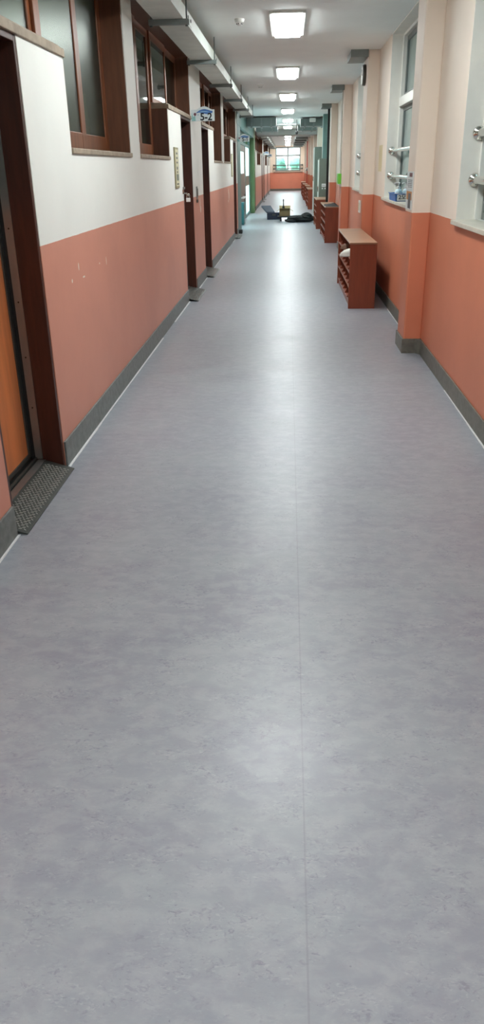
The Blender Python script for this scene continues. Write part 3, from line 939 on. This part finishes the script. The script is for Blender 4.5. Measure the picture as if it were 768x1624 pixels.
# bin inside the entrance
t_ = thing('waste_bin', 'teal plastic bin standing at the glazed entrance', 'bin', (-1.23, 23.7, 0))
MB().prism([(23.45, .0), (23.95, 0), (24.0, .55), (23.4, .55)], 'x', -1.335, -1.25).build('bin_body', 'bin', t_, bevel=.01)
MB().box(-1.338, -1.247, 23.38, 24.02, .55, .6).build('bin_lid', 'bin', t_, bevel=.01)
tag(MB().box(-1.215, -1.13, 20.3, 20.5, 0, .09).build('door_stop', 'black', bevel=.01), 'small black door stop on the floor beside the teal post', 'door stop')

# ================================================================== RIGHT WALL THINGS
def guard_rail(s, e, z, lab, x=1.235, r=.021):
    t_ = thing('guard_rail', lab, 'guard rail', (x, (s + e) / 2, z), 'chrome guard rails across the windows')
    MB().tube([(x, s + .006, z), (x, e - .006, z)], r, 18).build('tube', 'chrome', t_, smooth=True)
    for (ye, d) in ((s + .0045, 1), (e - .0045, -1)):
        MB().lathe((x, ye, z), [(.044, 0), (.044, .006 * d), (.038, .014 * d), (.026, .02 * d), (.026, .035 * d)], 'y', 26).build('flange', 'chrome', t_, smooth=True)
    return t_


RX = 1.262
guard_rail(3.2, 5.73, 1.685, 'upper chrome guard rail across the window closest to the camera', RX, .026)
guard_rail(3.2, 5.73, 1.40, 'lower chrome guard rail across the window closest to the camera', RX, .026)
guard_rail(7.85, 10.08, 1.655, 'upper chrome guard rail across the window with the blue basket', 1.225)
guard_rail(7.85, 10.08, 1.385, 'lower chrome guard rail above the sanitizer bottles in the blue basket', 1.225)
guard_rail(12.45, 14.65, 1.655, 'upper chrome guard rail across the window behind the clock pillar', 1.225)
guard_rail(12.45, 14.65, 1.385, 'lower chrome guard rail across the window behind the clock pillar', 1.225)
for (s, e, z, lab) in ((-.98, .98, 1.62, 'upper guard rail across the window at the corridor end'), (-.98, .98, 1.40, 'lower guard rail across the window at the corridor end')):
    t_ = thing('guard_rail', lab, 'guard rail', (0, Y1 - .1, z), 'guard rails across the end window')
    MB().tube([(s, Y1 - .1, z), (e, Y1 - .1, z)], .03, 12).build('tube', 'alu_dark', t_, smooth=True)
    for xx in (s, e): MB().box(xx - .04, xx + .04, Y1 - .12, Y1, z - .05, z + .05).build('bracket', 'alu_dark', t_, bevel=.01)

# poster on the first pillar
t_ = thing('notice', 'narrow printed notice on the side of the nearest pillar', 'notice', (XP, 6.96, 1.16))
MB().box(XP - .003, XP, 6.79, 7.13, 1.16, 1.45).build('sheet', 'sign', t_)
MB().box(XP - .0036, XP - .003, 6.84, 7.0, 1.41, 1.44).build('logo_print', 'maroon', t_)
ln = MB()
for z in (1.385, 1.372, 1.359, 1.346, 1.333):
    y = 6.83
    while y < 7.05:
        L = random.uniform(.02, .06); ln.box(XP - .0036, XP - .003, y, min(y + L, 7.07), z - .003, z + .003); y += L + .012
ln.build('text_lines', 'grey_print', t_)
MB().box(XP - .0036, XP - .003, 6.81, 7.1, 1.235, 1.30).build('photo_print', 'orange_print', t_)
MB().box(XP - .0038, XP - .003, 6.86, 7.0, 1.17, 1.285).build('figure_print', 'grey_print', t_)

# sanitizer basket
ZS = WS + .03
bx0, bx1, by0, by1 = 1.132, 1.315, 8.76, 9.3
t_ = thing('basket', 'blue plastic basket with white label on the second window sill', 'basket', ((bx0 + bx1) / 2, (by0 + by1) / 2, ZS))
d = .004; hh = .075; fl = .008
bk = MB()
def tray4(mb, x0, x1, y0, y1, z0, h, fl, d):
    mb.box(x0, x1, y0, y1, z0, z0 + d)
    mb.hexa([(x0, y0, z0), (x0 + d, y0, z0), (x0 + d, y1, z0), (x0, y1, z0), (x0 - fl, y0 - fl, z0 + h), (x0 - fl + d, y0 - fl, z0 + h), (x0 - fl + d, y1 + fl, z0 + h), (x0 - fl, y1 + fl, z0 + h)])
    mb.hexa([(x1 - d, y0, z0), (x1, y0, z0), (x1, y1, z0), (x1 - d, y1, z0), (x1 + fl - d, y0 - fl, z0 + h), (x1 + fl, y0 - fl, z0 + h), (x1 + fl, y1 + fl, z0 + h), (x1 + fl - d, y1 + fl, z0 + h)])
    mb.hexa([(x0, y0, z0), (x1, y0, z0), (x1, y0 + d, z0), (x0, y0 + d, z0), (x0 - fl, y0 - fl, z0 + h), (x1 + fl, y0 - fl, z0 + h), (x1 + fl, y0 - fl + d, z0 + h), (x0 - fl, y0 - fl + d, z0 + h)])
    mb.hexa([(x0, y1 - d, z0), (x1, y1 - d, z0), (x1, y1, z0), (x0, y1, z0), (x0 - fl, y1 + fl - d, z0 + h), (x1 + fl, y1 + fl - d, z0 + h), (x1 + fl, y1 + fl, z0 + h), (x0 - fl, y1 + fl, z0 + h)])
tray4(bk, bx0, bx1, by0, by1, ZS, hh, fl, d); bk.build('basket_body', 'blue', t_)
rm = MB()
rm.box(bx0 - .014, bx0 - .004, by0 - .012, by1 + .012, ZS + hh - .006, ZS + hh + .002); rm.box(bx1 + .004, bx1 + .014, by0 - .012, by1 + .012, ZS + hh - .006, ZS + hh + .002)
rm.build('rim', 'blue', t_, bevel=.002)
lb = MB().hexa([(bx0 + .012, by0 - .009, ZS + .008), (bx1 - .005, by0 - .009, ZS + .008), (bx1 - .005, by0 - .004, ZS + .008), (bx0 + .012, by0 - .004, ZS + .008),
                (bx0 + .012, by0 - .0105, ZS + .068), (bx1 - .005, by0 - .0105, ZS + .068), (bx1 - .005, by0 - .005, ZS + .068), (bx0 + .012, by0 - .005, ZS + .068)]).build('paper_label', 'white', t_)
text('lettering', '2\ubaa8\ub460', .056, 'ink', lb, (bx0 + .092, by0 - .011, ZS + .040), bold=.0012)
for k, (bx, by, lab) in enumerate(((1.178, 8.93, 'clear hand sanitizer pump bottle in the blue basket, one nearer the corridor'), (1.262, 8.95, 'clear hand sanitizer pump bottle in the blue basket, one beside the glass'))):
    q = thing('sanitizer_bottle', lab, 'pump bottle', (bx, by, ZS + .005), 'pump bottles in the blue basket')
    MB().lathe((bx, by, ZS + .005), [(.036, 0), (.038, .01), (.038, .085), (.03, .105), (.014, .115), (.014, .12)], 'z', 22).build('bottle_body', 'gel', q, smooth=True)
    MB().lathe((bx, by, ZS + .118), [(.019, 0), (.019, .022), (.008, .026), (.006, .05), (.014, .052), (.014, .064), (.005, .066)], 'z', 18).build('pump', 'white', q, smooth=True)
    MB().tube([(bx + .012, by, ZS + .178), (bx - .03, by - .01, ZS + .18), (bx - .05, by - .015, ZS + .17)], .006, 10).build('nozzle', 'white', q, smooth=True)
    lb = MB().lathe((bx, by, ZS + .05), [(.0386, 0), (.0386, .03)], 'z', 22).build('label_band', 'white', q, smooth=True)

tag(MB().box(XR - .003, XR, 10.5, 10.86, 1.43, 1.73).build('paper_strip', 'yellow'), 'pale yellow paper taped on the wall beside the pillar with the clock', 'paper')

t_ = thing('clock', 'round wall clock seen edge-on high on the second pillar', 'clock', (XP, 11.6, 2.59))
MB().lathe((XP, 11.62, 2.585), [(.12, 0), (.125, -.012), (.12, -.04), (.105, -.045)], 'x', 36).build('clock_case', 'alu_dark', t_, smooth=True)
MB().lathe((XP, 11.62, 2.585), [(.107, -.040), (.107, -.047)], 'x', 36).build('dial', 'white', t_)
MB().box(XP - .05, XP - .047, 11.615, 11.625, 2.585, 2.65).build('minute_hand', 'ink', t_); MB().box(XP - .05, XP - .047, 11.58, 11.62, 2.58, 2.59).build('hour_hand', 'ink', t_)
t_ = thing('wall_socket', 'small white wall socket low on the pillar with the clock', 'wall socket', (XP, 11.6, .98))
MB().box(XP - .014, XP, 11.48, 11.72, .9, 1.06).build('cover_plate', 'white', t_, bevel=.003)
MB().box(XP - .017, XP - .014, 11.53, 11.67, .93, 1.03).build('outlet', 'plate', t_, bevel=.002)
t_ = thing('sign_box', 'lime green box sign on the third pillar', 'sign', (XP, 16.1, 1.18), None)
MB().box(XP - .06, XP, 15.9, 16.38, 1.19, 1.37).build('sign_body', 'lime', t_, bevel=.006)
MB().box(XP - .064, XP - .06, 15.95, 16.33, 1.22, 1.34).build('face', 'lime', t_)
MB().tube([(XP - .008, 16.1, 1.37), (XP - .008, 16.1, H)], .008, 8).build('cable_conduit', 'sill_r', t_, smooth=True)


# ---- shoe racks
def shoe_rack(y0, L, lab, x0=.70, x1=1.0, h=.72, cols=6, rows=4):
    t_ = thing('shoe_rack', lab, 'shoe rack', ((x0 + x1) / 2, y0 + L / 2, 0), 'brown shoe racks along the right wall')
    b = .018
    for ya in (y0, y0 + L - b): MB().box(x0, x1, ya, ya + b, 0, h - b).build('side_panel', 'rack', t_, bevel=.002)
    MB().box(x0 - .006, x1, y0 - .006, y0 + L + .006, h - b, h).build('top_panel', 'rack_top', t_, bevel=.002)
    MB().box(x0 + .01, x1, y0 + b, y0 + L - b, .06, .06 + b).build('bottom_panel', 'rack', t_, bevel=.002)
    MB().box(x0 + .02, x0 + .03, y0 + b, y0 + L - b, 0, .06).build('kickboard', 'rack', t_)
    MB().box(x1 - .008, x1, y0 + b, y0 + L - b, .06 + b, h - b).build('back_panel', 'rack', t_)
    for r in range(1, rows):
        z = .078 + (h - b - .078) * r / rows
        sh_ = MB().box(x0 + .012, x1 - .008, y0 + b, y0 + L - b, z - .007, z + .007).build('shelf', 'rack', t_, bevel=.001)
        MB().box(x0 + .004, x0 + .012, y0 + b, y0 + L - b, z - .009, z + .009).build('edge_strip', 'rack_edge', sh_)
    for c in range(1, cols):
        y = y0 + b + (L - 2 * b) * c / cols
        # upright with scalloped front edge
        pts = [(x1 - .008, .078), (x1 - .008, h - b)]
        K = rows * 8
        for k in range(K + 1):
            u = 1 - k / K
            z = .078 + (h - b - .078) * u
            pts.append((x0 + .004 + .035 * abs(math.sin(math.pi * u * rows)), z))
        dv = MB()
        dv.prism(pts, 'y', y - .007, y + .007).build('divider', 'rack', t_)
    return t_


shoe_rack(9.06, 2.14, 'brown wooden shoe rack closest to the camera with a white shoe sticking out')
shoe_rack(17.43, 2.4, 'brown wooden shoe rack with black cloth lying on its top', x0=.79, x1=1.09)
shoe_rack(21.5, 1.84, 'brown wooden shoe rack standing in front of the grey steel cabinet', x0=.74, x1=1.06)
shoe_rack(31.75, 3.0, 'far brown shoe rack just past the grey steel cabinets', x0=.77, x1=.99)
shoe_rack(36.9, 2.6, 'far brown shoe rack, second one past the grey steel cabinets', x0=.80, x1=1.0)
shoe_rack(40.9, 2.6, 'far brown shoe rack, third one past the grey steel cabinets', x0=.76, x1=.98)
shoe_rack(46.5, 2.6, 'far brown shoe rack closest to the end wall', x0=.78, x1=1.0)

# the shoe that sticks out of the nearest rack
def shoe(y, z, x0, x1, lab, sole, upper, wd=.085):
    t_ = thing('shoe', lab, 'shoe', ((x0 + x1) / 2, y, z), 'shoes in the nearest rack')
    def outline(k, s):
        u = k
        return s * (.55 + .45 * math.sin(math.pi * min(1, u * 1.1)) + (.12 if u > .6 else 0)) * (1 - max(0, u - .85) * 3.2)
    n = 10; L = x1 - x0
    top = []; bot = []
    for i in range(n + 1):
        u = i / n; top.append((x1 - L * u, y + wd / 2 * outline(u, 1)))
    for i in range(n, -1, -1):
        u = i / n; bot.append((x1 - L * u, y - wd / 2 * outline(u, 1)))
    MB().prism(top + bot, 'z', z, z + .022).build('sole', sole, t_, bevel=.005)
    up = MB(); vs = []; fs = []; m = 9
    for i in range(n + 1):
        u = .03 + .94 * i / n; hgt = .075 - .04 * u ** 1.5 if u < .8 else .075 - .04 * u ** 1.5 - (u - .8) * .09
        for k in range(m):
            a = math.pi * k / (m - 1)
            vs.append((x1 - L * u, y + wd / 2 * .93 * outline(u, 1) * math.cos(a), z + .02 + hgt * math.sin(a) ** .7))
    for i in range(n):
        for k in range(m - 1): fs.append((i * m + k, i * m + k + 1, (i + 1) * m + k + 1, (i + 1) * m + k))
    fs.append(tuple(range(m))); fs.append(tuple(range(n * m + m - 1, n * m - 1, -1)))
    up.add(vs, fs).build('upper', upper, t_, smooth=True)
    return t_


zr = .078 + (.72 - .018 - .078) * 3 / 4 + .0075
shoe(9.26, zr + .001, .60, .86, 'white canvas shoe sticking out of the nearest shoe rack', 'toe', 'toe', .1)
shoe(9.375, zr + .001, .625, .86, 'white canvas shoe beside its pair in the nearest shoe rack', 'toe', 'toe', .09)
shoe(10.1, zr + .001, .66, .9, 'brown shoe farther along in the nearest shoe rack', 'brown_leather', 'brown_leather', .1)

# black cloth on the second rack
cl = MB(); vs = []; fs = []; nx, ny = 14, 16
for i in range(nx):
    for j in range(ny):
        u, v = i / (nx - 1), j / (ny - 1)
        e = min(1, 5 * min(u, 1 - u, v, 1 - v))
        vs.append((.80 + .29 * u + .01 * math.sin(9 * v), 17.5 + 1.15 * v + .03 * math.sin(7 * u), .7215 + e * (.025 + .018 * math.sin(6 * u + 4 * v) * math.sin(9 * v + 1))))
for i in range(nx - 1):
    for j in range(ny - 1): fs.append((i * ny + j, i * ny + j + 1, (i + 1) * ny + j + 1, (i + 1) * ny + j))
o0 = len(vs)
vs += [(x, y, .7205) for (x, y, z) in vs[:nx * ny]]
for i in range(nx - 1):
    for j in range(ny - 1): fs.append((o0 + (i + 1) * ny + j, o0 + (i + 1) * ny + j + 1, o0 + i * ny + j + 1, o0 + i * ny + j))
edge = [i * ny for i in range(nx)] + [(nx - 1) * ny + j for j in range(1, ny)] + [i * ny + ny - 1 for i in range(nx - 2, -1, -1)] + [j for j in range(ny - 2, 0, -1)]
for k in range(len(edge)):
    a, b = edge[k], edge[(k + 1) % len(edge)]; fs.append((a, b, b + o0, a + o0))
tag(cl.add(vs, fs).build('folded_cloth', 'cloth', smooth=True), 'crumpled black cloth lying on top of a brown shoe rack', 'cloth')


# ---- steel cabinets
def steel_cabinet(x0, x1, y0, y1, h, lab, handle=True):
    t_ = thing('steel_cabinet', lab, 'cabinet', ((x0 + x1) / 2, (y0 + y1) / 2, 0), 'grey green steel cabinets')
    MB().box(x0, x1, y0, y1, 0.05, h).build('cabinet_body', 'cabinet', t_, bevel=.006)
    MB().box(x0 + .02, x1, y0 + .02, y1 - .02, 0, .05).build('plinth', 'black', t_)
    n = 3; L = (y1 - y0) / n
    for k in range(n):
        dr = MB().box(x0 - .018, x0, y0 + k * L + .01, y0 + (k + 1) * L - .01, .08, h - .03).build('cabinet_door', 'cabinet_highlight', t_, bevel=.004)
        MB().box(x0 - .035, x0 - .018, y0 + (k + .15) * L, y0 + (k + .25) * L, h * .5, h * .5 + .14).build('handle', 'chrome', dr, bevel=.004)
    return t_


c1 = steel_cabinet(.87, 1.16, 23.4, 24.17, 1.70, 'grey green steel cabinet with a small white sticker on its side')
MB().box(.945, 1.06, 23.396, 23.3995, .98, 1.06).build('sticker', 'sign', c1)
for xx in (.95, 1.025): MB().box(xx, xx + .03, 23.396, 23.3995, .92, .955).build('sticker', 'sign', c1)
st = MB(); st.box(.955, 1.045, 23.3945, 23.396, 1.0, 1.008); st.box(.955, 1.03, 23.3945, 23.396, 1.025, 1.033)
st.build('sticker_print', 'grey_print', c1)
steel_cabinet(.89, 1.14, 28.45, 29.36, 2.1, 'tall narrow grey green steel cabinet farther along the right wall')

# red standpipe
t_ = thing('fire_pipe', 'red vertical pipe with a valve far along the right wall', 'pipe', (1.0, 43.8, 0))
MB().tube([(1.02, 43.8, 0), (1.02, 43.8, H)], .05, 14).build('pipe', 'red', t_, smooth=True)
MB().lathe((1.02, 43.8, 1.3), [(.07, 0), (.09, .04), (.09, .12), (.06, .16)], 'z', 16).build('valve', 'alu', t_, smooth=True)
MB().tube([(1.02, 43.8, 1.38), (.9, 43.75, 1.38)], .03, 10).build('hose_outlet', 'white', t_, smooth=True)

# ================================================================== THINGS ON THE FAR FLOOR
t_ = thing('tool_case', 'dark navy open case lying on the floor left of the cardboard box', 'case', (-.45, 26.0, 0))
cs = MB(); tray4(cs, -.645, -.22, 25.75, 26.25, 0.0, .185, .005, .012); cs.build('case_base', 'navy', t_)
MB().hexa([(-.66, 25.72, .19), (-.40, 25.72, .19), (-.40, 25.75, .235), (-.66, 25.75, .235),
           (-.85, 26.15, .36), (-.56, 26.15, .36), (-.54, 26.2, .40), (-.83, 26.2, .40)]).build('case_lid', 'navy', t_, bevel=.012)
MB().box(-.62, -.26, 25.80, 26.2, .1, .15).build('tool_tray', 'black', t_, bevel=.01)
MB().box(-.48, -.38, 25.735, 25.75, .12, .16).build('latch', 'alu_dark', t_, bevel=.003)

t_ = thing('step_stool', 'low black stool under the cardboard box', 'stool', (-.08, 25.1, 0))
MB().box(-.31, .13, 24.9, 25.3, .105, .14).build('seat', 'black', t_, bevel=.008)
for (xx, yy) in ((-.21, 24.94), (.07, 24.94), (-.21, 25.26), (.07, 25.26)):
    MB().hexa([(xx - .028, yy - .02, 0), (xx + .028, yy - .02, 0), (xx + .028, yy + .02, 0), (xx - .028, yy + .02, 0),
               (xx - .02, yy - .02, .105), (xx + .02, yy - .02, .105), (xx + .02, yy + .02, .105), (xx - .02, yy + .02, .105)]).build('leg', 'black', t_)
t_ = thing('cardboard_box', 'open brown cardboard box standing on the low black stool', 'box', (-.08, 25.1, .14))
cb = MB(); tray4(cb, -.25, .075, 24.95, 25.25, .141, .19, 0, .006); cb.build('box_body', 'card', t_)
def flap(pts, nm='flap'):
    a, b, c, d_ = [Vector(p) for p in pts]; n_ = (b - a).cross(d_ - a).normalized() * .006
    MB().add([a, b, c, d_, a + n_, b + n_, c + n_, d_ + n_], [(0, 1, 2, 3), (7, 6, 5, 4), (0, 4, 5, 1), (1, 5, 6, 2), (2, 6, 7, 3), (3, 7, 4, 0)]).build(nm, 'card_in', t_)
flap([(-.25, 24.95, .331), (-.25, 25.25, .331), (-.335, 25.25, .27), (-.335, 24.95, .27)])
flap([(.075, 24.95, .331), (.075, 25.25, .331), (.165, 25.25, .28), (.165, 24.95, .28)])
flap([(-.25, 24.95, .331), (.075, 24.95, .331), (.075, 24.86, .37), (-.25, 24.86, .37)])
flap([(-.25, 25.25, .331), (.075, 25.25, .331), (.085, 25.33, .42), (-.26, 25.33, .42)])
t_ = thing('spray_bottle', 'thin dark bottle standing up out of the cardboard box', 'bottle', (-.13, 25.1, .15))
MB().lathe((-.13, 25.1, .15), [(.035, 0), (.037, .02), (.037, .24), (.018, .29), (.014, .40)], 'z', 16).build('bottle_body', 'ink', t_, smooth=True)
MB().lathe((-.13, 25.1, .55), [(.018, 0), (.018, .05), (.008, .07)], 'z', 12).build('cap', 'black', t_, smooth=True)

bg_ = MB()
blob(bg_, (.40, 24.46, .09), (.43, .26, .105), .13, 3, 40, 20, .002)
t_ = thing('duffel_bag', 'black crumpled bag lying on the floor beside the shoe racks', 'bag', (.38, 24.46, 0))
bg_.build('bag_body', 'cloth', t_, smooth=True)
b2_ = MB(); blob(b2_, (.56, 24.43, .15), (.17, .2, .1), .2, 9, 28, 14, .04); b2_.build('bag_flap', 'cloth', t_, smooth=True)
b3_ = MB(); blob(b3_, (.12, 24.37, .05), (.2, .14, .055), .15, 12, 28, 14, .002); b3_.build('bag_pocket', 'cloth', t_, smooth=True)
MB().tube([(.2, 24.26, .12), (.3, 24.21, .17), (.42, 24.21, .18), (.52, 24.23, .14)], .012, 8).build('strap', 'black', t_, smooth=True)
